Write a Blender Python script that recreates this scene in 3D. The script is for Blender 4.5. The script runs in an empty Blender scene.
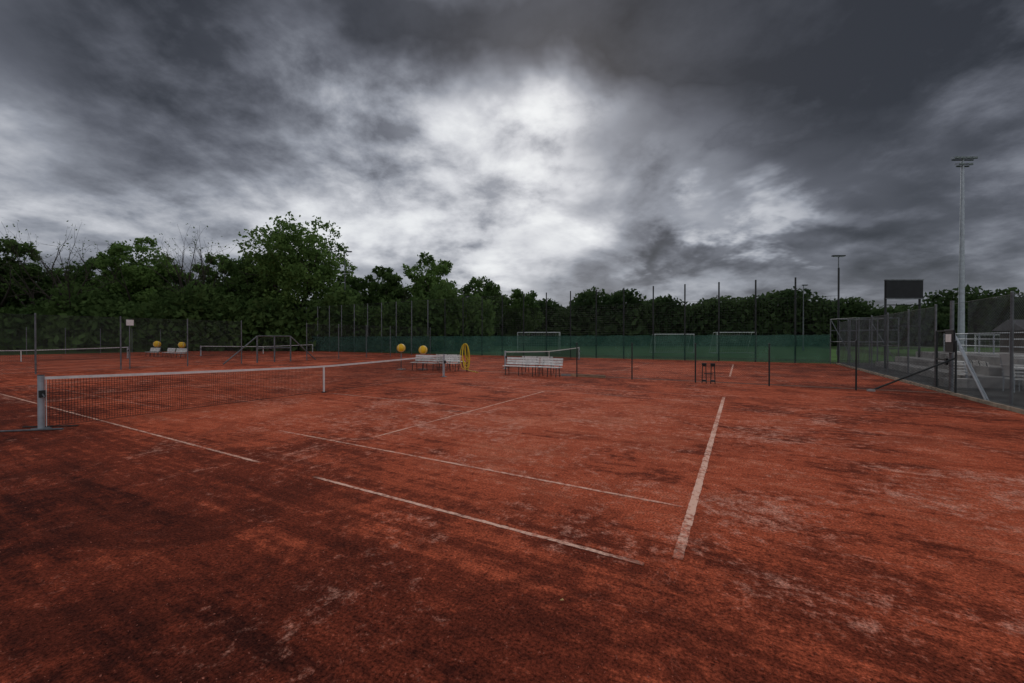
import bpy, math, random
import numpy as np
from mathutils import Vector
random.seed(7); rng=np.random.default_rng(7)
S=bpy.context.scene
S.view_settings.view_transform='Standard'
try: S.view_settings.look='None'
except Exception: pass
S.view_settings.exposure=0

CX,CY,CH=12.338,-8.878,1.837
YAW=math.radians(29.387)
RX,RY=math.cos(YAW),math.sin(YAW); FX,FY=-math.sin(YAW),math.cos(YAW)
def site(r,d):           # offsets (metres right / ahead of the camera), from image pixels -> court coordinates
    return (CX+RX*r+FX*d, CY+RY*r+FY*d)

# ---------------------------------------------------------------- materials
def newmat(name):
    m=bpy.data.materials.new(name); m.use_nodes=True
    nt=m.node_tree; nt.nodes.clear()
    out=nt.nodes.new('ShaderNodeOutputMaterial')
    return m,nt,out
def N(nt,t,**k):
    n=nt.nodes.new(t)
    for a,b in k.items(): setattr(n,a,b)
    return n
def sock(nt,inp,v):
    if isinstance(v,bpy.types.NodeSocket): nt.links.new(v,inp)
    elif v is not None: inp.default_value=v
def M(nt,op,a,b=None,c=None,clamp=False):
    n=N(nt,'ShaderNodeMath',operation=op); n.use_clamp=clamp
    sock(nt,n.inputs[0],a)
    if b is not None: sock(nt,n.inputs[1],b)
    if c is not None: sock(nt,n.inputs[2],c)
    return n.outputs[0]
def mixc(nt,f,a,b,bt='MIX'):
    n=N(nt,'ShaderNodeMix',data_type='RGBA',blend_type=bt)
    sock(nt,n.inputs[0],f)
    for i,v in ((6,a),(7,b)):
        if isinstance(v,tuple): v=(v[0],v[1],v[2],1)
        sock(nt,n.inputs[i],v)
    return n.outputs[2]
def noise(nt,vec,scale,detail=4,rough=.55,dist=0.0):
    n=N(nt,'ShaderNodeTexNoise'); nt.links.new(vec,n.inputs['Vector'])
    n.inputs['Scale'].default_value=scale;n.inputs['Detail'].default_value=detail
    n.inputs['Roughness'].default_value=rough;n.inputs['Distortion'].default_value=dist
    return n.outputs['Fac']
def remap(nt,v,a,b,c=0.0,d=1.0):
    n=N(nt,'ShaderNodeMapRange'); n.interpolation_type='SMOOTHSTEP'
    sock(nt,n.inputs[0],v)
    for i,x in zip((1,2,3,4),(a,b,c,d)): n.inputs[i].default_value=x
    return n.outputs[0]
def simple(name,col,rough=.7,metal=0.0,var=.25,scale=3.0,bump=0.0,spec=.3,bscale=40):
    m,nt,out=newmat(name)
    tc=N(nt,'ShaderNodeTexCoord').outputs['Object']
    b=N(nt,'ShaderNodeBsdfPrincipled')
    f=noise(nt,tc,scale,4,.65)
    f=remap(nt,f,.25,.75)
    lo=tuple(c*(1-var) for c in col); hi=tuple(min(1,c*(1+var*.6)) for c in col)
    nt.links.new(mixc(nt,f,lo,hi),b.inputs['Base Color'])
    b.inputs['Roughness'].default_value=rough;b.inputs['Metallic'].default_value=metal
    b.inputs['Specular IOR Level'].default_value=spec
    if bump>0:
        bn=N(nt,'ShaderNodeBump');bn.inputs['Strength'].default_value=bump;bn.inputs['Distance'].default_value=.01
        nt.links.new(noise(nt,tc,bscale,3,.6),bn.inputs['Height']);nt.links.new(bn.outputs[0],b.inputs['Normal'])
    nt.links.new(b.outputs[0],out.inputs[0])
    return m

def clay_color(nt,pos):
    """shared clay colour network; pos = world position"""
    sep=N(nt,'ShaderNodeSeparateXYZ');nt.links.new(pos,sep.inputs[0]);x,y=sep.outputs[0],sep.outputs[1]
    def ctr(s,k): return M(nt,'MULTIPLY',M(nt,'SUBTRACT',s,.5),k)
    big=noise(nt,pos,.17,2,.6,.6)
    med=noise(nt,pos,.8,5,.72,.8)
    fine=noise(nt,pos,7,5,.78)
    grain=noise(nt,pos,45,3,.80)
    mp=N(nt,'ShaderNodeMapping');nt.links.new(pos,mp.inputs[0]);mp.inputs['Rotation'].default_value=(0,0,.35);mp.inputs['Scale'].default_value=(.30,3.4,1)
    streak=noise(nt,mp.outputs[0],1.2,4,.72,.7)
    mp2=N(nt,'ShaderNodeMapping');nt.links.new(pos,mp2.inputs[0]);mp2.inputs['Rotation'].default_value=(0,0,-1.1);mp2.inputs['Scale'].default_value=(.3,4.0,1)
    streak2=noise(nt,mp2.outputs[0],.9,4,.72,1.4)
    f=M(nt,'ADD',ctr(big,1.5),ctr(med,2.4));f=M(nt,'ADD',f,ctr(streak,1.4));f=M(nt,'ADD',f,ctr(streak2,1.4));f=M(nt,'ADD',f,ctr(fine,1.9))
    # vignette shading painted into the clay colour: run-off darkens behind and beside the court
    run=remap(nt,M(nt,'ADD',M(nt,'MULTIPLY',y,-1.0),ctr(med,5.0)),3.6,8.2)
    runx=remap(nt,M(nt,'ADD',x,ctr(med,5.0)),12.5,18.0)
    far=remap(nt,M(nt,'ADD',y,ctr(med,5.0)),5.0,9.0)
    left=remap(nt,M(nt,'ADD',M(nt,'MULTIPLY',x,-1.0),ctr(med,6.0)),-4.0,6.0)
    vignette=M(nt,'ADD',M(nt,'ADD',M(nt,'MULTIPLY',run,.86),M(nt,'MULTIPLY',left,.12)),M(nt,'ADD',M(nt,'MULTIPLY',runx,.20),M(nt,'MULTIPLY',far,.16)))
    f=M(nt,'ADD',M(nt,'SUBTRACT',f,vignette),.20)
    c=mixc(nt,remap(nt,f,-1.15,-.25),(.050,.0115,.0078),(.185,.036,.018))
    c=mixc(nt,remap(nt,f,-.34,.22),c,(.470,.096,.044))
    c=mixc(nt,remap(nt,f,.20,.95),c,(.62,.180,.098))
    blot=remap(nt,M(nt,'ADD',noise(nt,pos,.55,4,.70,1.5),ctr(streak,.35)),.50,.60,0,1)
    c=mixc(nt,M(nt,'MULTIPLY',blot,M(nt,'MULTIPLY_ADD',vignette,.42,.20)),c,(.055,.013,.0085))
    dm=M(nt,'ADD',ctr(noise(nt,pos,.42,5,.76,1.2),2.4),ctr(fine,2.6))
    dm=remap(nt,M(nt,'SUBTRACT',dm,M(nt,'MULTIPLY',vignette,.38)),.04,.72)
    c=mixc(nt,M(nt,'MULTIPLY',dm,.72),c,(.68,.34,.25))
    rd=M(nt,'ABSOLUTE',M(nt,'SUBTRACT',noise(nt,pos,1.6,3,.6,2.0),.5))
    sc=M(nt,'MULTIPLY',remap(nt,rd,.0,.012,1,0),remap(nt,med,.50,.62))
    c=mixc(nt,M(nt,'MULTIPLY',sc,.35),c,(.52,.20,.14))
    g=M(nt,'MAXIMUM',M(nt,'ADD',ctr(grain,4.4),1.0),.12)
    gg=N(nt,'ShaderNodeCombineColor');[nt.links.new(g,gg.inputs[i]) for i in range(3)]
    c=mixc(nt,1.0,c,gg.outputs[0],'MULTIPLY')
    return c,fine,grain,streak,med
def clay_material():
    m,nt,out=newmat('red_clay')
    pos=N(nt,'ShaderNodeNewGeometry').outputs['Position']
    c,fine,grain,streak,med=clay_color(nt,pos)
    b=N(nt,'ShaderNodeBsdfPrincipled');nt.links.new(c,b.inputs['Base Color'])
    b.inputs['Roughness'].default_value=.95;b.inputs['Specular IOR Level'].default_value=.06
    h=M(nt,'MULTIPLY_ADD',grain,.45,M(nt,'MULTIPLY_ADD',fine,1.3,M(nt,'MULTIPLY',streak,1.2)))
    bn=N(nt,'ShaderNodeBump');bn.inputs['Strength'].default_value=.9;bn.inputs['Distance'].default_value=.03
    nt.links.new(h,bn.inputs['Height']);nt.links.new(bn.outputs[0],b.inputs['Normal'])
    nt.links.new(b.outputs[0],out.inputs[0]);return m
def line_material():
    m,nt,out=newmat('line_paint')
    pos=N(nt,'ShaderNodeNewGeometry').outputs['Position']
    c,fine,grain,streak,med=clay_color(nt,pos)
    w=M(nt,'ADD',M(nt,'MULTIPLY',M(nt,'SUBTRACT',noise(nt,pos,1.3,5,.7),.5),2.8),M(nt,'MULTIPLY',M(nt,'SUBTRACT',noise(nt,pos,16,4,.75),.5),3.0))
    w=remap(nt,w,-.75,.50,.05,.95)
    at=N(nt,'ShaderNodeAttribute',attribute_name='wear').outputs['Fac']
    w=M(nt,'MULTIPLY',w,at,clamp=True)
    c2=mixc(nt,w,c,(.82,.50,.38))
    b=N(nt,'ShaderNodeBsdfPrincipled');nt.links.new(c2,b.inputs['Base Color']);b.inputs['Roughness'].default_value=.85
    b.inputs['Specular IOR Level'].default_value=.1
    nt.links.new(b.outputs[0],out.inputs[0]);return m
def leaf_material(name,a,b_,c_,ns=.35):
    m,nt,out=newmat(name)
    pos=N(nt,'ShaderNodeNewGeometry')
    f=remap(nt,noise(nt,pos.outputs['Position'],ns,2,.6),.3,.7)
    c=mixc(nt,f,a,b_)
    c=mixc(nt,M(nt,'MULTIPLY',pos.outputs['Random Per Island'],.5),c,c_)
    d=N(nt,'ShaderNodeBsdfDiffuse');t=N(nt,'ShaderNodeBsdfTranslucent');nt.links.new(c,d.inputs[0]);nt.links.new(c,t.inputs[0])
    mx=N(nt,'ShaderNodeMixShader');mx.inputs[0].default_value=.45
    nt.links.new(d.outputs[0],mx.inputs[1]);nt.links.new(t.outputs[0],mx.inputs[2]);nt.links.new(mx.outputs[0],out.inputs[0]);return m
def screen_material():
    m,nt,out=newmat('green_screen_fabric')
    tc=N(nt,'ShaderNodeNewGeometry').outputs['Position']
    mp=N(nt,'ShaderNodeMapping');nt.links.new(tc,mp.inputs[0]);mp.inputs['Scale'].default_value=(.5,1,.6)
    f=remap(nt,noise(nt,mp.outputs[0],1.2,4,.65),.3,.7)
    c=mixc(nt,f,(.034,.092,.072),(.068,.150,.118))
    d=N(nt,'ShaderNodeBsdfDiffuse');t=N(nt,'ShaderNodeBsdfTranslucent');nt.links.new(c,d.inputs[0]);nt.links.new(c,t.inputs[0])
    mx=N(nt,'ShaderNodeMixShader');mx.inputs[0].default_value=.4;nt.links.new(d.outputs[0],mx.inputs[1]);nt.links.new(t.outputs[0],mx.inputs[2])
    tr=N(nt,'ShaderNodeBsdfTransparent');m2=N(nt,'ShaderNodeMixShader');m2.inputs[0].default_value=.24
    nt.links.new(mx.outputs[0],m2.inputs[1]);nt.links.new(tr.outputs[0],m2.inputs[2]);nt.links.new(m2.outputs[0],out.inputs[0]);return m

CLAY=clay_material();LINE=line_material()
GRASS=simple('grass',(.045,.075,.025),.95,var=.45,scale=.35,bump=.4,spec=.05)
PITCH=simple('pitch_grass',(.075,.145,.042),.95,var=.3,scale=.2,spec=.05)
STEEL=simple('galvanised_steel',(.16,.17,.18),.5,.6,var=.3,scale=6)
STEELL=simple('light_steel',(.38,.41,.44),.45,.5,var=.2,scale=4)
DKST=simple('dark_painted_steel',(.03,.035,.035),.5,.2,var=.3)
WIRE=simple('fence_wire',(.05,.055,.055),.6,.3,var=.2)
WIREG=simple('galvanised_wire',(.11,.12,.125),.6,.3,var=.2)
NETC=simple('net_cord',(.025,.02,.02),.8,var=.2)
WHITE=simple('white_band',(.74,.72,.70),.7,var=.15,scale=5)
GOALW=simple('goal_paint',(.50,.52,.52),.6,var=.2,scale=5)
WWOOD=simple('white_painted_wood',(.70,.69,.66),.6,var=.25,scale=7,bump=.2)
CONC=simple('concrete',(.30,.285,.27),.9,var=.4,scale=2.5,bump=.5)
KERB=simple('kerb_concrete',(.34,.26,.19),.9,var=.45,scale=4,bump=.5)
GRAVEL=simple('gravel',(.085,.082,.078),.95,var=.6,scale=1.2,bump=.9,bscale=60,spec=.05)
YEL=simple('yellow_plastic',(.80,.47,.02),.5,var=.18,scale=5)
HOSE=simple('yellow_hose',(.68,.50,.03),.45,var=.2)
BLACK=simple('black_board',(.012,.013,.015),.6,var=.3)
BARK=simple('bark',(.05,.042,.034),.95,var=.4,scale=2,bump=.6)
SHEDW=simple('dark_timber',(.07,.055,.042),.85,var=.35,scale=4,bump=.4)
ROOF=simple('roof_felt',(.10,.10,.105),.9,var=.3,scale=3)
SCREEN=screen_material()
LEAF=leaf_material('leaves_dark',(.040,.078,.026),(.105,.165,.052),(.125,.20,.065))
LEAFB=leaf_material('leaves_mid',(.062,.120,.034),(.145,.235,.065),(.175,.28,.085))
LEAFD=leaf_material('leaves_far',(.030,.056,.026),(.066,.105,.042),(.08,.12,.045),.15)

# ---------------------------------------------------------------- mesh builder
class MB:
    def __init__(s): s.v=[];s.f=[];s.m=[];s.mats=[]
    def mi(s,m):
        if m not in s.mats:s.mats.append(m)
        return s.mats.index(m)
    def add(s,vs,fs,m):
        o=len(s.v);s.v.extend([tuple(map(float,v)) for v in vs]);k=s.mi(m)
        for f in fs:s.f.append(tuple(i+o for i in f));s.m.append(k)
    def box(s,c,d,m,rz=0.0,rx=0.0,bev=.0):
        x,y,z=[a/2 for a in d];cs,sn=math.cos(rz),math.sin(rz);cx_,sx=math.cos(rx),math.sin(rx)
        vs=[]
        for i in (-1,1):
            for j in (-1,1):
                for k in (-1,1):
                    a,b,e=i*x,j*y,k*z
                    b,e=b*cx_-e*sx,b*sx+e*cx_
                    vs.append((c[0]+a*cs-b*sn,c[1]+a*sn+b*cs,c[2]+e))
        s.add(vs,[(0,1,3,2),(4,6,7,5),(0,4,5,1),(2,3,7,6),(0,2,6,4),(1,5,7,3)],m)
    def tube(s,a,b,r0,m,r1=None,n=8,cap=True):
        r1=r0 if r1 is None else r1
        a=Vector(a);b=Vector(b);d=(b-a)
        if d.length<1e-6:return
        d.normalize();u=d.orthogonal().normalized();w=d.cross(u)
        vs=[];
        for p,r in ((a,r0),(b,r1)):
            for i in range(n):
                t=2*math.pi*i/n;vs.append(p+u*(r*math.cos(t))+w*(r*math.sin(t)))
        fs=[(i,(i+1)%n,n+(i+1)%n,n+i) for i in range(n)]
        if cap: fs+= [tuple(range(n-1,-1,-1)),tuple(range(n,2*n))]
        s.add(vs,fs,m)
    def path(s,pts,r,m,n=6):
        for a,b in zip(pts[:-1],pts[1:]):s.tube(a,b,r,m,n=n,cap=False)
    def sphere(s,c,r,m,nu=20,nv=12,sq=1.0):
        vs=[];fs=[]
        for j in range(nv+1):
            ph=math.pi*j/nv
            for i in range(nu):
                t=2*math.pi*i/nu;vs.append((c[0]+r*math.sin(ph)*math.cos(t),c[1]+r*math.sin(ph)*math.sin(t),c[2]+r*sq*math.cos(ph)))
        for j in range(nv):
            for i in range(nu):
                fs.append((j*nu+i,(j+1)*nu+i,(j+1)*nu+(i+1)%nu,j*nu+(i+1)%nu))
        s.add(vs,fs,m)
    def done(s,name,smooth=False):
        me=bpy.data.meshes.new(name);me.from_pydata(s.v,[],s.f);me.update()
        for m in s.mats:me.materials.append(m)
        me.polygons.foreach_set('material_index',s.m)
        if smooth: me.polygons.foreach_set('use_smooth',[True]*len(me.polygons))
        o=bpy.data.objects.new(name,me);bpy.context.collection.objects.link(o);return o

def quads_obj(name,V,mat,extra=None):
    """V: (n,4,3) numpy; extra: MB with trunk"""
    n=len(V);ev=np.array(extra.v).reshape(-1,3) if extra and extra.v else np.zeros((0,3))
    ef=[f for f in extra.f] if extra else []
    me=bpy.data.meshes.new(name)
    nv=n*4+len(ev);me.vertices.add(nv)
    me.vertices.foreach_set('co',np.concatenate([V.reshape(-1,3),ev]).ravel())
    lt=[4]*n+[len(f) for f in ef];loops=np.concatenate([np.arange(n*4)]+[np.array(f)+n*4 for f in ef]) if ef else np.arange(n*4)
    me.loops.add(len(loops));me.loops.foreach_set('vertex_index',loops.astype(np.int32))
    me.polygons.add(len(lt));st=np.concatenate([[0],np.cumsum(lt)[:-1]])
    me.polygons.foreach_set('loop_start',st.astype(np.int32));me.polygons.foreach_set('loop_total',np.array(lt,dtype=np.int32))
    me.materials.append(mat)
    if ef:
        me.materials.append(BARK);me.polygons.foreach_set('material_index',np.array([0]*n+[1]*len(ef),dtype=np.int32))
    me.update(calc_edges=True);me.validate()
    o=bpy.data.objects.new(name,me);bpy.context.collection.objects.link(o);return o
def leaves(C,size):
    n=len(C);a=rng.normal(size=(n,3));a/=np.linalg.norm(a,axis=1)[:,None]
    b=rng.normal(size=(n,3));b-=a*(a*b).sum(1)[:,None];b/=np.linalg.norm(b,axis=1)[:,None]
    s=(size*rng.uniform(.6,1.4,n))[:,None]
    return np.stack([C-a*s*.6,C+b*s*.35,C+a*s*.6,C-b*s*.35],1)
def rand_dir(n):
    a=rng.normal(size=(n,3));return a/np.linalg.norm(a,axis=1)[:,None]

# ---------------------------------------------------------------- ground
def sheet(name,x0,x1,y0,y1,z,mat,nx=1,ny=1):
    b=MB();vs=[];fs=[]
    for j in range(ny+1):
        for i in range(nx+1):vs.append((x0+(x1-x0)*i/nx,y0+(y1-y0)*j/ny,z))
    for j in range(ny):
        for i in range(nx):
            k=j*(nx+1)+i;fs.append((k,k+1,k+nx+2,k+nx+1))
    b.add(vs,fs,mat);return b.done(name)
sheet('ground',-1500,1500,-1500,1500,-.03,GRASS)
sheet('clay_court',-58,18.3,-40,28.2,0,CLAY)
sheet('football_pitch',-40,26,32,105,-.022,PITCH)
sheet('football_pitch',30,95,-10,105,-.018,PITCH)
sheet('gravel_path',18.6,27,-40,31,-.02,GRAVEL)

# lines ------------------------------------------------------------
lb=MB();wear=[]
def line(x0,y0,x1,y1,w,wr):
    L=math.hypot(x1-x0,y1-y0);n=max(2,int(L/.06));ux,uy=(x1-x0)/L,(y1-y0)/L;px,py=-uy,ux
    vs=[];fs=[]
    for i in range(n+1):
        t=i/n*L;a=w/2+random.uniform(-.007,.004);b=w/2+random.uniform(-.007,.004)
        vs.append((x0+ux*t+px*a,y0+uy*t+py*a,.004));vs.append((x0+ux*t-px*b,y0+uy*t-py*b,.004))
    for i in range(n):fs.append((2*i+1,2*i+3,2*i+2,2*i))
    lb.add(vs,fs,LINE)
    for i in range(n+1):
        e=min(1,min(i,n-i)/5+.15);wear.extend([wr*e]*2)
def court(cx,cy):
    for s in (-1,1):
        line(cx-11.885,cy+s*5.485,cx+11.885,cy+s*5.485,.05,.8)
        line(cx-11.885,cy+s*4.115,cx+11.885,cy+s*4.115,.05,.7)
        line(cx+s*11.885,cy-5.43,cx+s*11.885,cy+5.43,.09,.9)
        line(cx+s*6.4,cy-4.06,cx+s*6.4,cy+4.06,.05,.8)
    line(cx-6.35,cy,cx+6.35,cy,.05,.7)
court(0,18.6);court(-37,0);court(-37,18.6)
line(-11.885,-5.485,6.15,-5.485,.05,.95);line(7.4,-5.485,11.66,-5.485,.05,1.1)
line(4.3,-4.115,11.80,-4.115,.05,1.0);line(-11.885,-4.115,-1,-4.115,.05,.3)
line(11.885,-5.27,11.885,5.485,.085,1.35)
line(6.4,-3.63,6.4,4.06,.05,1.05);line(-6.4,-4.06,-6.4,4.06,.05,.5)
line(.3,0,6.35,0,.05,.85);line(-6.3,0,-.4,0,.05,.5)
line(-11.8,4.115,3,4.115,.05,.35);line(3,4.115,11.8,4.115,.05,.7)
line(-11.8,5.485,11.8,5.485,.05,.4);line(-11.885,-5.3,-11.885,5.4,.08,.6)
lo=lb.done('court_lines')
at=lo.data.attributes.new('wear','FLOAT','POINT');at.data.foreach_set('value',wear)

# ---------------------------------------------------------------- tennis nets
def tennis_net(cx,cy,nw=282,nh=21,wr=.003):
    b=MB()
    for s in (-1,1):
        b.tube((cx,cy+s*6.4,0),(cx,cy+s*6.4,1.09),.05,STEELL,n=14)
        b.tube((cx,cy+s*6.4,1.09),(cx,cy+s*6.4,1.10),.055,DKST,n=14)
        b.box((cx,cy+s*6.4,.012),(.24,.24,.02),STEEL)
        b.box((cx+.07,cy+s*6.4,.72),(.05,.09,.14),DKST)
        b.tube((cx+.1,cy+s*6.4,.72),(cx+.24,cy+s*6.4,.66),.012,STEEL)
    def top(y):
        a=abs(y)/6.4;return .914+(1.06-.914)*a**1.25
    ys=np.linspace(-6.33,6.33,nw)
    for y in ys: b.tube((cx,cy+y,.05),(cx,cy+y,top(y)-.03),wr,NETC,n=3,cap=False)
    for k in range(nh):
        f=k/(nh-1)
        yy=np.linspace(-6.33,6.33,17)
        for a,c in zip(yy[:-1],yy[1:]):
            b.tube((cx,cy+a,.05+(top(a)-.09)*f),(cx,cy+c,.05+(top(c)-.09)*f),wr,NETC,n=3,cap=False)
    yy=np.linspace(-6.35,6.35,41)
    for a,c in zip(yy[:-1],yy[1:]):
        za,zc=top(a),top(c);t=.012
        vs=[(cx+sx*t,cy+y,z+dz) for y,z in ((a,za),(c,zc)) for sx,dz in ((-1,-.055),(1,-.055),(1,0),(-1,0))]
        b.add(vs,[(0,1,5,4),(1,2,6,5),(2,3,7,6),(3,0,4,7)],WHITE)
        b.tube((cx,cy+a,.035),(cx,cy+c,.035),.006,NETC,n=4,cap=False)
    b.box((cx,cy,.45),(.035,.05,.91),WHITE);b.box((cx,cy,.01),(.09,.12,.03),DKST)
    for s in (-1,1):
        b.tube((cx,cy+s*6.33,.04),(cx,cy+s*6.33,1.03),.008,WHITE,n=4)
        b.tube((cx,cy+s*6.33,1.05),(cx,cy+s*6.4,1.05),.004,DKST,n=4)
    b.done('tennis_net')
tennis_net(0,0,282,21,.0038);tennis_net(0,18.6,170,14,.005)
for c in ((-37,0),(-37,18.6)): tennis_net(*c,120,10,.006)
b=MB();b.tube((.45,-6.2,.02),(-.3,-6.9,.02),.018,STEEL,n=6);b.tube((-.5,-6.55,.02),(.3,-5.95,.02),.014,DKST,n=6);b.done('net_winder_rod')

# ---------------------------------------------------------------- wire fences
def chain(b,p0,p1,z0,z1,sp,r,mat,sag=False):
    p0=Vector((p0[0],p0[1],0));p1=Vector((p1[0],p1[1],0));u=(p1-p0);L=u.length;u.normalize();H=z1-z0
    c=-H
    while c<L:
        for sg in (1,-1):
            a0=max(0,-c);a1=min(H,L-c)
            if a1>a0:
                s0,s1=c+a0,c+a1;h0,h1=(a0,a1) if sg>0 else (H-a0,H-a1)
                A=p0+u*s0;B=p0+u*s1;b.tube((A.x,A.y,z0+h0),(B.x,B.y,z0+h1),r,mat,n=3,cap=False)
        c+=sp
def posts(b,pts,H,r,mat,cap=True):
    for x,y in pts:
        b.tube((x,y,-.05),(x,y,H),r,mat,n=10)
        if cap:b.sphere((x,y,H),r*1.2,mat,8,5)
def hrail(b,p0,p1,z,r,mat):
    b.tube((p0[0],p0[1],z),(p1[0],p1[1],z),r,mat,n=6)

XR=18.5
b=MB();yp=[6.75-2.65*i for i in range(7)]
posts(b,[(XR,y) for y in yp],3.04,.032,STEEL)
chain(b,(XR-.04,-9),(XR-.04,9.0),.03,2.98,.08,.0034,WIREG)
for z in (.1,1.5,2.98):hrail(b,(XR-.04,-9),(XR-.04,10.2),z,.005,WIREG)
b.tube((XR,10.2,-.05),(XR,10.2,3.1),.05,STEEL,n=12)
b.tube((XR-.02,7.85,.02),(XR-.02,10.15,2.1),.045,STEELL,n=10)
b.done('chain_link_fence')
b=MB();yp=[11.5+2.75*i for i in range(7)]
posts(b,[(XR,y) for y in yp],3.04,.032,STEEL)
chain(b,(XR-.04,11.5),(XR-.04,28),.03,2.98,.09,.0034,WIREG)
for z in (.1,1.5,2.98):hrail(b,(XR-.04,11.5),(XR-.04,28),z,.005,WIREG)
b.done('chain_link_fence')
b=MB()
for y in (10.3,11.4):b.box((XR,y,1.05),(.05,.05,2.1),DKST)
for z in (.08,1.1,2.1):b.box((XR,10.85,z),(.045,1.05,.05),DKST)
chain(b,(XR,10.33),(XR,11.37),.1,2.08,.07,.003,WIRE)
b.box((XR-.06,10.42,1.05),(.06,.12,.22),BLACK);b.tube((XR-.08,10.42,1.05),(XR-.16,10.55,1.05),.012,STEELL)
b.done('fence_gate')
b=MB();b.box((XR-.09,10.05,1.75),(.05,.62,.72),BLACK)
for z in (1.38,2.12):b.box((XR-.12,10.05,z),(.03,.66,.03),STEEL)
b.box((XR-.13,10.05,1.85),(.012,.4,.26),WHITE)
b.done('notice_board')
b=MB();b.tube((16.3,9.6,.02),(XR-.05,9.75,1.2),.03,DKST,n=8);b.box((16.3,9.6,.03),(.2,.2,.08),CONC);b.done('fence_brace')

# low fence between courts
b=MB();xs=[5.5+2.6*i for i in range(5)]+[18.4]
for i,x in enumerate(xs):
    posts(b,[(x,9.6)],1.62 if i<4 else 1.75,.028,DKST)
chain(b,(5.5,9.6),(18.4,9.6),.04,1.05,.09,.0024,WIRE)
for z in (.08,1.05):hrail(b,(5.5,9.6),(18.4,9.6),z,.005,WIRE)
b.done('low_fence')
sheet('concrete_strip',-2,18.3,10.0,10.25,.006,simple('dusty_concrete',(.24,.095,.06),.95,var=.6,scale=3))
b=MB();b.box((6.0,9.72,.06),(1.7,.06,.13),simple('weathered_board',(.42,.27,.17),.8,var=.3,scale=3));b.box((4.9,9.74,.05),(.5,.07,.1),CONC);b.done('edge_board')

# left cross fence with gate
XL=-19.3
b=MB();ys=[-2.7-3.3*i for i in range(-3,4)]
posts(b,[(XL,y) for y in ys],3.1,.035,STEEL)
chain(b,(XL,-12.6),(XL,7.2),.05,3.05,.10,.0036,WIRE)
for z in (.1,1.5,3.05):hrail(b,(XL,-12.6),(XL,7.2),z,.006,WIRE)
b.done('chain_link_fence')
b=MB();ys=[12.3+3.1*i for i in range(6)]
posts(b,[(XL,y) for y in ys],3.1,.035,STEEL)
chain(b,(XL,12.3),(XL,28),.05,3.05,.12,.0045,WIRE);hrail(b,(XL,12.3),(XL,28),3.05,.006,WIRE)
b.done('chain_link_fence')
b=MB()
for y in (8.3,9.6,10.9):b.tube((XL,y,0),(XL,y,2.05),.055,STEEL,n=10)
for z in (1.1,2.02):b.tube((XL,8.3,z),(XL,10.9,z),.04,STEEL,n=8)
b.tube((XL,6.0,.03),(XL,8.3,2.0),.045,STEEL,n=8);b.tube((XL,13.1,.03),(XL,10.9,2.0),.045,STEEL,n=8)
chain(b,(XL,8.35),(XL,10.85),.1,2.0,.09,.003,WIRE)
b.done('fence_gate')

# tall ball-stop fence on the far side
YF=28.0
b=MB();x=18.44
while x>-57.5:
    b.tube((x,YF,-.05),(x,YF,6.4 if x<18.4 else 6.9),.058,STEEL if x<-18 else DKST,n=8);x-=2.55
nx=np.arange(-57.0,18.4,.2)
for xx in nx:b.tube((xx,YF,2.1),(xx,YF,4.9 if xx>-9 else 6.35),.0055,WIRE,n=3,cap=False)
for z in np.arange(2.1,6.4,.2):
    b.tube((-57,YF,z),(18.4 if z<4.9 else -9,YF,z),.0055,WIRE,n=3,cap=False)
for z in (2.1,4.9):b.tube((-57,YF,z),(18.4,YF,z),.012,WIRE,n=4)
b.tube((-57,YF,6.35),(-9,YF,6.35),.012,WIRE,n=4)
b.done('ball_stop_fence')
b=MB();xs=np.arange(-50,18.4,.425)
for a,c in zip(xs[:-1],xs[1:]):
    k=lambda q:YF-.08+.02*math.sin(q*3.7)
    tz=lambda q:2.14-.06*abs(math.sin(q*math.pi/2.55))
    b.add([(a,k(a),.12),(c,k(c),.12),(c,k(c),tz(c)),(a,k(a),tz(a))],[(0,1,2,3)],SCREEN)
b.done('windscreen')
b=MB();ys=np.arange(-17,28.1,3)
posts(b,[(-57,y) for y in ys],3.1,.035,STEEL,False)
for y in np.arange(-17,28,.25):b.tube((-57,y,0),(-57,y,3.05),.006,WIRE,n=3,cap=False)
for z in np.arange(.1,3.1,.25):b.tube((-57,-17,z),(-57,28,z),.006,WIRE,n=3,cap=False)
b.done('chain_link_fence')

b=MB()
y=-38
while y<28:
    b.box((XR-.1,y+.5,.02+random.uniform(-.008,.008)),(.09,.985,.12),KERB,rz=random.uniform(-.006,.006));y+=1.0
b.done('kerb')

# ---------------------------------------------------------------- furniture
def bench(x,y,L=1.8,rz=0.0,name='park_bench'):
    b=MB()
    for s in (-.5,0,.5):
        lx=s*(L-.3)
        b.tube((lx,-.2,0),(lx,-.16,.43),.02,DKST,n=6);b.tube((lx,.2,0),(lx,.16,.43),.02,DKST,n=6)
        b.box((lx,0,.42),(.04,.42,.03),DKST);b.box((lx,.25,.64),(.035,.03,.5),DKST,rx=-.2)
    for i in range(4):b.box((0,-.17+.115*i,.452),(L,.095,.03),WWOOD)
    for i in range(3):b.box((0,.225+.028*i,.58+.125*i),(L,.025,.1),WWOOD,rx=-.2)
    o=b.done(name);o.location=(x,y,0);o.rotation_euler=(0,0,rz);return o
bench(2.75,9.0,1.8,.03);bench(4.3,9.05,1.2,-.05);bench(2.9,10.9,1.8,math.pi)
bench(-3.4,8.9,1.8,.02);bench(-2.0,9.3,1.3,.2);bench(-3.0,10.8,1.8,math.pi)
bench(-40,9.2,1.9,0.05);bench(-37.2,9.5,1.9,-.05);bench(-34.5,9.3,1.9,.05)

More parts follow.
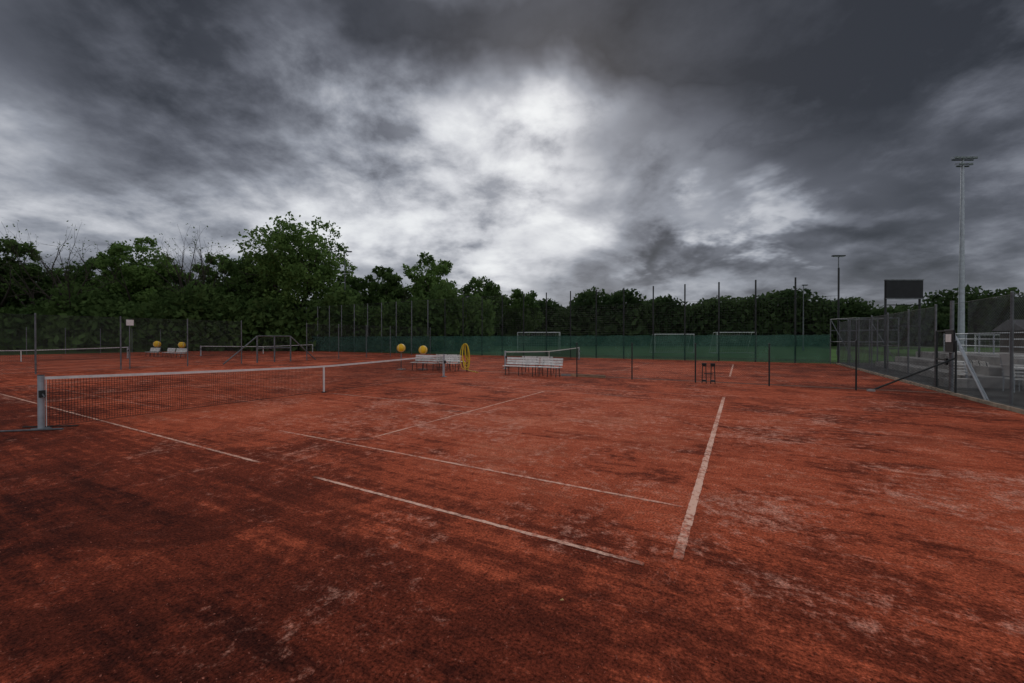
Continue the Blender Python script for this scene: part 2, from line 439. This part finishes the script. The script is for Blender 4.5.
def ball_marker(x,y,z,r):
    b=MB();b.sphere((x,y,z),r,YEL,24,14)
    b.tube((x,y,0),(x,y,z-r*.95),.025,STEEL,n=8);b.box((x,y,.02),(.4,.4,.04),CONC)
    pts=[]
    for i in range(49):
        t=2*math.pi*i/48
        v=Vector((math.cos(t)+.35*math.cos(3*t),math.sin(t)-.35*math.sin(3*t),1.1*math.sin(2*t)));v.normalize();pts.append(Vector((x,y,z))+v*(r*1.0))
    b.path(pts,r*.03,WHITE,n=5)
    b.done('ball_marker',True)
for t,d,z,r in ((-.273,24,1.27,.25),(-.219,24,1.16,.26),(-.874,42,1.25,.33),(-.813,42.5,1.15,.33)):
    ball_marker(*site(t*d,d),z,r)

hx,hy=site(-.111*22.5,22.5)
b=MB();b.tube((hx,hy,0),(hx,hy,1.6),.03,DKST,n=8);b.tube((hx-.12,hy,1.5),(hx+.15,hy-.1,1.55),.02,DKST,n=6)
for k in range(9):
    w=.07+.020*k+random.uniform(-.03,.03);h=.40+.035*k+random.uniform(-.07,.07);ph=random.uniform(-.2,.2)
    pts=[Vector((hx+(w*math.sin(t)+ph*(1-math.cos(t))*.5)*RX,hy+w*math.sin(t)*RY-.04-.02*k,1.55-h*(1-math.cos(t)))) for t in np.linspace(0,2*math.pi,25)]
    b.path(pts,.017,HOSE,n=6)
pts=[Vector((hx+.15+.9*q,hy-.2+.25*math.sin(q*5),.03+.5*max(0,.2-q))) for q in np.linspace(0,1,14)];b.path(pts,.017,HOSE,n=6)
b.done('garden_hose',True)

b=MB();X0,Y0=11.2,9.45
for dx in (-.16,.16):
    b.tube((X0+dx-.08,Y0,0),(X0+dx-.06,Y0,.72),.018,DKST,n=6);b.tube((X0+dx+.08,Y0,0),(X0+dx+.06,Y0,.72),.018,DKST,n=6)
    b.tube((X0+dx-.06,Y0,.72),(X0+dx+.06,Y0,.72),.02,DKST,n=6);b.box((X0+dx,Y0,.78),(.17,.12,.10),BLACK)
    b.box((X0+dx,Y0,.12),(.16,.2,.06),BLACK)
b.box((X0,Y0,.4),(.34,.03,.03),DKST)
b.done('shoe_brush_stand')

b=MB();b.box((XL+.06,1.0,2.78),(.02,.34,.34),WHITE);b.box((XL+.045,1.0,2.78),(.01,.38,.38),DKST);b.tube((XL,1.0,0),(XL,1.0,2.7),.03,STEEL,n=8);b.done('court_sign')

# ---------------------------------------------------------------- lamps
def street_lamp(r,d,h,arm=.9,two=True):
    x,y=site(r,d);b=MB()
    b.tube((x,y,0),(x,y,h),.11,STEEL,.05,n=10);b.box((x,y,.3),(.26,.26,.6),STEEL)
    for s in ((-1,1) if two else (1,)):
        b.tube((x,y,h-.1),(x+s*arm*.5*RX,y+s*arm*.5*RY,h+.08),.035,STEEL,n=6)
        b.box((x+s*arm*.75*RX,y+s*arm*.75*RY,h+.08),(.75,.3,.12),DKST,rz=YAW)
        b.box((x+s*arm*.78*RX,y+s*arm*.78*RY,h+.0),(.5,.22,.05),STEELL,rz=YAW)
    b.done('street_lamp')
street_lamp(-.411*62,62,15.0,.9,False);street_lamp(.803*45,45,10.9,.4,True);street_lamp(.717*62,62,9.9,.3,False)
street_lamp(-.113*60,60,8.0,.3,False)
def floodlight(r,d,h):
    x,y=site(r,d);b=MB()
    segs=6
    for i in range(segs):
        b.tube((x,y,h*i/segs),(x,y,h*(i+1)/segs),.22-.13*i/segs,STEELL,.22-.13*(i+1)/segs,n=14)
    b.box((x,y,.25),(.6,.6,.5),CONC)
    for zz,w in ((h-.05,1.7),(h-.55,1.0)):
        b.box((x,y,zz),(w,.08,.08),STEEL,rz=YAW)
        for q in ((-.7,-.24,.24,.7) if w>1.5 else (-.35,.35)):
            px,py=x+q*RX,y+q*RY
            b.box((px-.1*FX,py-.1*FY,zz+.14),(.40,.34,.16),STEELL,rz=YAW,rx=.35)
            b.box((px-.16*FX,py-.16*FY,zz+.06),(.34,.28,.03),DKST,rz=YAW,rx=.35)
    b.box((x+.16,y,1.4),(.18,.3,.5),DKST)
    b.done('floodlight_mast')
floodlight(1.106*32,32,15.9)

def scoreboard(r,d):
    x,y=site(r,d);b=MB();w=2.1
    for s in (-1,1):b.tube((x+s*w/2*RX,y+s*w/2*RY,0),(x+s*w/2*RX,y+s*w/2*RY,5.45),.06,DKST,n=10)
    b.box((x-.08*FX,y-.08*FY,4.85),(w+.15,.12,1.1),BLACK,rz=YAW)
    for z in (4.28,5.42):b.box((x-.08*FX,y-.08*FY,z),(w+.2,.16,.06),STEEL,rz=YAW)
    for z in (1.2,2.6,3.9):b.tube((x-w/2*RX,y-w/2*RY,z),(x+w/2*RX,y+w/2*RY,z),.03,DKST,n=6)
    b.done('scoreboard')
scoreboard(.961*25,25)

# terrace and clutter beyond the right fence
b=MB()
for i in range(3):
    b.box((20.6+.9*i,20.5,.17+.17*i),(.9,12-.6*i,.34+.34*i),CONC)
b.box((24.4,20.5,.5),(3.0,12,1.06),CONC)
for k in range(5):b.box((22.9+.3,15.4+2.2*k,1.06),(.5,1.6,.06),WWOOD)
b.done('concrete_terrace')
b=MB()
for k in range(9):b.tube((23.2,14.6+1.4*k,1.0),(23.2,14.6+1.4*k,2.1),.03,STEELL,n=6)
for z in (1.45,1.8,2.1):b.tube((23.2,14.6,z),(23.2,25.8,z),.028,STEELL,n=6)
b.done('handrail')
b=MB()
for k in range(9):b.box((19.6+1.0*k,13.0+.5*math.sin(k*2.3),.14+.03*(k%3)),(.95,.5,.34+.1*(k%3)),CONC,rz=.25*math.sin(k*3))
for k in range(6):b.box((20.2+.3*math.sin(k*5),8.2-.9*k,.10),(.5,.4,.22),CONC,rz=k*1.3)
b.done('stone_blocks')
for k,(xx,yy) in enumerate(((21.5,16.0),(24.5,12.0),(27.5,15))): bench(xx,yy,1.8,1.5)
def chair_stack(x,y,rz):
    b=MB();
    for k in range(5):
        z=.12*k;q=.02*k
        for a in (-.22,.22):
            for e in (-.22,.22):b.tube((a,e,z),(a*.9,e*.9+q,z+.44),.014,STEELL,n=5)
        b.box((0,q,z+.45),(.46,.44,.03),WWOOD)
        b.box((0,.22+q,z+.72),(.44,.03,.26),WWOOD,rx=-.15)
        for a in (-.2,.2):b.tube((a,.2+q,z+.44),(a,.24+q,z+.86),.014,STEELL,n=5)
    o=b.done('stacked_chairs');o.location=(x,y,-.02);o.rotation_euler=(0,0,rz)
chair_stack(20.0,14.2,1.3);chair_stack(20.7,12.0,1.8);chair_stack(22.6,10.2,.6)
def table(x,y,rz):
    b=MB();b.box((0,0,.73),(1.6,.8,.04),WWOOD)
    for a in (-.7,.7):
        for e in (-.3,.3):b.tube((a,e*1.1,0),(a*.8,e*.6,.71),.02,STEEL,n=6)
    b.tube((-.56,0,.3),(.56,0,.3),.018,STEEL,n=6)
    o=b.done('garden_table');o.location=(x,y,-.02);o.rotation_euler=(0,0,rz)
table(21.6,14.2,1.2);table(24.2,10.6,.4)
# equipment shed on the far side of the path
b=MB();sx_,sy_=28.5,26.5
b.box((sx_,sy_,1.15),(4.2,3.0,2.3),SHEDW)
for k in range(14):b.box((sx_-2.115,sy_-1.4+.215*k,1.15),(.03,.18,2.26),SHEDW)
b.add([(sx_-2.4,sy_-1.8,2.3),(sx_+2.4,sy_-1.8,2.3),(sx_+2.4,sy_,2.95),(sx_-2.4,sy_,2.95),(sx_-2.4,sy_+1.8,2.3),(sx_+2.4,sy_+1.8,2.3)],[(0,1,2,3),(3,2,5,4),(0,3,4),(1,5,2)],ROOF)
b.box((sx_-.6,sy_-1.52,1.0),(.9,.05,1.9),STEEL);b.box((sx_+1.0,sy_-1.52,1.4),(.9,.05,.6),BLACK)
b.box((sx_+1.0,sy_-1.54,1.73),(1.0,.05,.06),WWOOD);b.box((sx_+1.0,sy_-1.54,1.07),(1.0,.05,.06),WWOOD)
b.done('equipment_shed')
b=MB()
cx0,cy0=site(.90*27,27)
def P_(a,e,z):return (cx0+RX*a+FX*e,cy0+RY*a+FY*e,z)
for a in (-1.4,0,1.4):
    for e in (0,2.2):b.tube(P_(a,e,0),P_(a,e,3.2),.035,STEEL,n=6)
for e in (0,2.2):
    for z in (1.6,2.4,3.2):b.tube(P_(-1.4,e,z),P_(1.4,e,z),.03,STEEL,n=6)
for a in (-1.4,1.4):
    for z in (1.6,3.2):b.tube(P_(a,0,z),P_(a,2.2,z),.03,STEEL,n=6)
    b.tube(P_(a,0,0),P_(a,2.2,3.2),.025,STEEL,n=6)
b.done('training_cage')

def goal(r,d,rz=YAW,w=7.32,h=2.44):
    b=MB();t=.05
    for s in (-1,1):
        b.tube((s*w/2,0,0),(s*w/2,0,h),t,GOALW,n=10);b.tube((s*w/2,0,h),(s*w/2,.9,h),.03,GOALW,n=6);b.tube((s*w/2,.9,h),(s*w/2,2,0),.03,GOALW,n=6);b.tube((s*w/2,0,.04),(s*w/2,2,.04),.03,GOALW,n=6)
    b.tube((-w/2-t,0,h),(w/2+t,0,h),t,GOALW,n=10);b.tube((-w/2,2,.04),(w/2,2,.04),.03,GOALW,n=6)
    for q in np.arange(-w/2,w/2,.3):b.tube((q,.9,h),(q,2,0),.008,GOALW,n=3);b.tube((q,0,h),(q,.9,h),.008,GOALW,n=3)
    for k in range(8):b.tube((-w/2,.9+.138*k,h-.305*k),(w/2,.9+.138*k,h-.305*k),.008,GOALW,n=3)
    o=b.done('football_goal');x,y=site(r,d);o.location=(x,y,-.02);o.rotation_euler=(0,0,rz)
goal(.066*50,50,YAW,5.2,2.6);goal(.40*52,52,YAW,5.0,2.4);goal(.553*50,50,YAW,4.8,2.6);goal(1.24*38,38,YAW-.9,5,2.2)

# ---------------------------------------------------------------- trees
def limb(b,p,dirv,L,r,depth,tips,nb=3,spread=.6):
    n=3;q=Vector(p);d=Vector(dirv).normalized()
    for i in range(n):
        d2=(d+Vector(rng.normal(size=3)*.13)).normalized();q2=q+d2*(L/n)
        r2=r*(1-.18);b.tube(q,q2,r,BARK,r2,n=6 if r>.06 else 4,cap=False);q,d,r=q2,d2,r2
        if depth>0 and i>0:
            for _ in range(nb-1 if i<n-1 else nb):
                nd=(d+Vector(rng.normal(size=3)*spread)+Vector((0,0,.15))).normalized()
                limb(b,q,nd,L*random.uniform(.5,.72),r*.6,depth-1,tips,nb,spread)
    tips.append(q)
def broadleaf(r,d,h,cr,dens=1.0,mat=None,name='broadleaf_tree',low=.16,nl=36):
    x,y=site(r,d);b=MB();tips=[]
    tz=h*.30
    b.tube((x,y,-.1),(x,y,tz*.4),h*.028,BARK,h*.022,n=10,cap=False);b.tube((x,y,tz*.4),(x+.1,y,tz),h*.022,BARK,h*.019,n=10,cap=False)
    for i in range(6):
        a=2*math.pi*i/6+random.uniform(-.4,.4);el=random.uniform(.5,1.3)
        limb(b,(x+.1,y,tz*random.uniform(.8,1)),(math.cos(a)*math.cos(el),math.sin(a)*math.cos(el),math.sin(el)),h*.34,h*.010,1,tips,2,.5)
    zc=h*(low+1)/2;hz=h*(1-low)/2;C=[]
    lobes=[]
    for i in range(nl):
        zf=1-2*(i+.5)/nl;ph=i*2.39996+random.uniform(-.35,.35);s_=math.sqrt(max(0,1-zf*zf))
        v=(s_*math.cos(ph),s_*math.sin(ph),zf)
        k=random.uniform(.60,.84) if i%4 else random.uniform(.1,.45)
        lr=cr*random.uniform(.24,.38)
        c=np.array([x+v[0]*cr*k,y+v[1]*cr*k,zc+v[2]*(hz-lr*.7)*min(1,k/.80)])
        lobes.append((c,lr))
    for c,lr in lobes:
        nc=int(17*dens)
        cd=rand_dir(nc)*rng.uniform(.35,1.0,nc)[:,None]**.6*lr*np.array([1,1,.78])+c
        for q in cd:
            m=int(21*dens);C.append(q+rng.normal(size=(m,3))*lr*.16)
    C=np.concatenate(C);C=C[(C[:,2]>h*.08)&(C[:,2]<h*1.02)]
    V=leaves(C,np.full(len(C),.42))
    return quads_obj(name,V,mat or LEAF,b)
def bare(r,d,h,name='bare_tree'):
    x,y=site(r,d);b=MB();tips=[]
    b.tube((x,y,-.1),(x,y,h*.3),h*.02,BARK,h*.014,n=8,cap=False)
    for i in range(6):
        a=2*math.pi*i/6+random.uniform(-.4,.4);el=random.uniform(.95,1.5)
        limb(b,(x,y,h*.3*random.uniform(.7,1)),(math.cos(a)*math.cos(el),math.sin(a)*math.cos(el),math.sin(el)),h*.42,h*.0095,2,tips,2,.55)
    C=np.concatenate([np.array(t)+rng.normal(size=(2,3))*.3 for t in tips])
    return quads_obj(name,leaves(C,np.full(len(C),.22)),LEAF,b)
T=[(-1.36,62,17.5,5.5),(-1.262,60,18.6,4.2),(-1.15,66,14.5,4.3),(-1.00,70,17.6,5.0),(-.92,66,19.0,5.6),(-.845,70,15.2,4.2),(-.70,68,17.2,4.8),
   (-.61,66,17.2,4.8),(-.52,64,21.4,8.0),(-.40,74,14.4,4.2),(-.31,74,15.4,4.2),(-.20,72,17.2,5.2),(-.07,76,13.9,4.6),(.02,84,12.5,4.5),(-1.08,70,14.0,4.2)]
for i,(t,d,h,cr) in enumerate(T):
    broadleaf(t*d,d,h,cr,1.0,LEAFB if i in (8,6,11,4) else LEAF,nl=48 if cr>7 else 32)
bare(-1.085*60,60,17.0);bare(-.80*62,62,17.0);bare(-1.17*61,61,15.6);bare(-.76*63,63,16.0)

def mass(name,t0,t1,d0,d1,hf,n,size,mat):
    t=rng.uniform(t0,t1,n);dd=rng.uniform(d0,d1,n)
    H=np.array([hf(a) for a in t])
    z=H*rng.uniform(.0,1,n)**.85
    r=t*(d0+d1)/2
    X=CX+RX*r+FX*dd;Y=CY+RY*r+FY*dd
    C=np.stack([X,Y,z],1)+rng.normal(size=(n,3))*.3
    return quads_obj(name,leaves(C,np.full(n,size)*rng.uniform(.7,1.2,n)*(1.9-1.0*(z/H))),mat)
def prof(base,seed,amp,w):
    rs=np.random.default_rng(seed);cs=np.arange(-1.9,2.0,w)+rs.uniform(-.35,.35,len(np.arange(-1.9,2.0,w)))*w;hs=rs.uniform(-1,1,len(cs));ws=w*rs.uniform(.7,1.6,len(cs))
    def f(t):
        v=(np.sqrt(np.clip(1-((t-cs)/ws)**2,0,1))*(base+amp*hs)).max()
        return max(v,base*.62)
    return f
mass('distant_tree_row',-1.7,-.1,82,92,prof(12.5,3,2.5,.07),26000,.95,LEAFD)
mass('distant_tree_row',-.1,1.6,98,110,prof(12.0,5,2.9,.06),72000,.95,LEAFD)
mass('shrub_thicket',-1.6,-.05,58,63,prof(7.8,8,2.4,.06),32000,.55,LEAF)

n=6000
rr=rng.uniform(1.6,9,n);aa=rng.uniform(-.95,.95,n)
C=np.stack([CX+RX*np.sin(aa)*rr+FX*np.cos(aa)*rr,CY+RY*np.sin(aa)*rr+FY*np.cos(aa)*rr,np.full(n,.003)],1)
CR=simple('clay_crumb',(.40,.13,.085),.95,var=.6,scale=20)
quads_obj('clay_crumbs',leaves(C,rng.uniform(.004,.012,n)),CR)
lx,ly=site(.123*2.83,2.83)
b=MB();L=simple('dry_leaf',(.55,.36,.14),.8);b.add([(lx-.013,ly-.008,.006),(lx,ly-.014,.011),(lx+.016,ly+.003,.008),(lx+.003,ly+.013,.013)],[(0,1,2,3)],L);b.done('fallen_leaf')

# ---------------------------------------------------------------- world: storm sky
w=bpy.data.worlds.new('World');S.world=w;w.use_nodes=True;nt=w.node_tree;nt.nodes.clear()
wo=N(nt,'ShaderNodeOutputWorld');bg=N(nt,'ShaderNodeBackground')
SUN_EL=math.radians(30);SUN_AZ_REL=math.radians(6)   # bright veil of the sun
sx=FX*math.cos(SUN_AZ_REL)+RX*math.sin(SUN_AZ_REL);sy=FY*math.cos(SUN_AZ_REL)+RY*math.sin(SUN_AZ_REL)
sky=N(nt,'ShaderNodeTexSky');sky.sky_type='NISHITA';sky.sun_disc=False;sky.sun_elevation=SUN_EL;sky.sun_rotation=math.atan2(sx,sy)
g=N(nt,'ShaderNodeTexCoord').outputs['Generated']
def dot(v):
    n=N(nt,'ShaderNodeVectorMath',operation='DOT_PRODUCT');nt.links.new(g,n.inputs[0]);n.inputs[1].default_value=v;return n.outputs['Value']
dr=dot((RX,RY,0));df=dot((FX,FY,0));dz=dot((0,0,1))
az=M(nt,'MULTIPLY',M(nt,'ARCTAN2',dr,df),57.2958);el=M(nt,'MULTIPLY',M(nt,'ARCSINE',dz),57.2958)
zz=M(nt,'ADD',M(nt,'MAXIMUM',dz,0.0),.32)
cv=N(nt,'ShaderNodeCombineXYZ');nt.links.new(M(nt,'DIVIDE',dr,zz),cv.inputs[0]);nt.links.new(M(nt,'DIVIDE',df,zz),cv.inputs[1])
P=cv.outputs[0]
n1=noise(nt,P,1.6,2,.5,.2);n2=noise(nt,P,3.6,6,.60,.12)
mp=N(nt,'ShaderNodeMapping');nt.links.new(P,mp.inputs[0]);mp.inputs['Location'].default_value=(7.3,2.1,4);n3=noise(nt,mp.outputs[0],2.0,5,.56,.2)
azw=M(nt,'MULTIPLY_ADD',M(nt,'SUBTRACT',n2,.5),36.0,az);elw=M(nt,'MULTIPLY_ADD',M(nt,'SUBTRACT',n3,.5),34.0,el)
BL=[(6.5,24,7.5,5,.72),(-3,19,15,7.5,.46),(-21,15,14,5.5,.38),(-9,26,13,6,.26),(-42,12,15,4.5,.32),(1,11.5,10,6,.34),
    (31,13.5,8,2.2,.36),(43,28,15,9,-.17),(20,10.5,13,3.0,-.15),(-48,28,13,8,-.10),(-20,39,34,7,-.17),(25,38,22,9,-.17),(-54,11,7,4,-.03),
    (45,13,13,8,-.13),(30,4,40,2.5,.08),(-30,5,30,4,.12),(22,21,7,5,.14)]
val=None
for a,e,sa,se,am in BL:
    u=M(nt,'DIVIDE',M(nt,'SUBTRACT',azw,float(a)),float(sa));v=M(nt,'DIVIDE',M(nt,'SUBTRACT',elw,float(e)),float(se))
    q=M(nt,'MULTIPLY',M(nt,'EXPONENT',M(nt,'MULTIPLY',M(nt,'MULTIPLY_ADD',u,u,M(nt,'MULTIPLY',v,v)),-1.0)),float(am))
    val=q if val is None else M(nt,'ADD',val,q)
val=M(nt,'ADD',val,.20)
up=remap(nt,el,48,78,0,.34);bk=remap(nt,M(nt,'ABSOLUTE',az),75,120,0,.46)
val=M(nt,'MAXIMUM',val,.050)
val=M(nt,'ADD',val,M(nt,'MAXIMUM',up,bk))
tex=M(nt,'ADD',remap(nt,n1,.40,.60,.62,1.24),M(nt,'MULTIPLY',M(nt,'SUBTRACT',n2,.5),2.4))
tex=M(nt,'ADD',tex,M(nt,'MULTIPLY',M(nt,'SUBTRACT',n3,.5),1.5))
tex=M(nt,'MAXIMUM',tex,.38)
val=M(nt,'MAXIMUM',M(nt,'MULTIPLY',val,tex),.03)
val=M(nt,'DIVIDE',val,M(nt,'ADD',M(nt,'MULTIPLY',M(nt,'MULTIPLY',val,val),.30),1.0))
rp=N(nt,'ShaderNodeValToRGB');nt.links.new(val,rp.inputs[0]);cr=rp.color_ramp
cr.elements[0].position=0;cr.elements[0].color=(0.0,0.0,0.0,1);cr.elements[1].position=1;cr.elements[1].color=(.98,1,1,1)
for p,c in ((.04,(.036,.039,.048)),(.12,(.106,.113,.137)),(.3,(.272,.290,.335)),(.6,(.585,.60,.64))):
    e_=cr.elements.new(p);e_.color=(*c,1)
skys=mixc(nt,1.0,sky.outputs[0],(.003,.003,.003),'MULTIPLY')
tot=mixc(nt,1.0,rp.outputs[0],skys,'ADD')
sc=N(nt,'ShaderNodeVectorMath',operation='SCALE');nt.links.new(tot,sc.inputs[0]);sc.inputs['Scale'].default_value=10.0
nt.links.new(sc.outputs[0],bg.inputs[0]);bg.inputs[1].default_value=.1
nt.links.new(bg.outputs[0],wo.inputs[0])

sl=bpy.data.lights.new('sun','SUN');sl.energy=.8;sl.angle=math.radians(25);sl.color=(1,.96,.90)
so=bpy.data.objects.new('sun',sl);bpy.context.collection.objects.link(so)
sd=Vector((sx*math.cos(SUN_EL),sy*math.cos(SUN_EL),math.sin(SUN_EL)));so.rotation_euler=sd.to_track_quat('Z','Y').to_euler();so.location=(0,0,40)

cd=bpy.data.cameras.new('camera');cam=bpy.data.objects.new('camera',cd);bpy.context.collection.objects.link(cam)
cam.location=(CX,CY,CH);cam.rotation_euler=(math.radians(90-.425),0,YAW);cd.sensor_width=36;cd.lens=406.1/1024*36;cd.clip_start=.05;cd.clip_end=4000
S.camera=cam
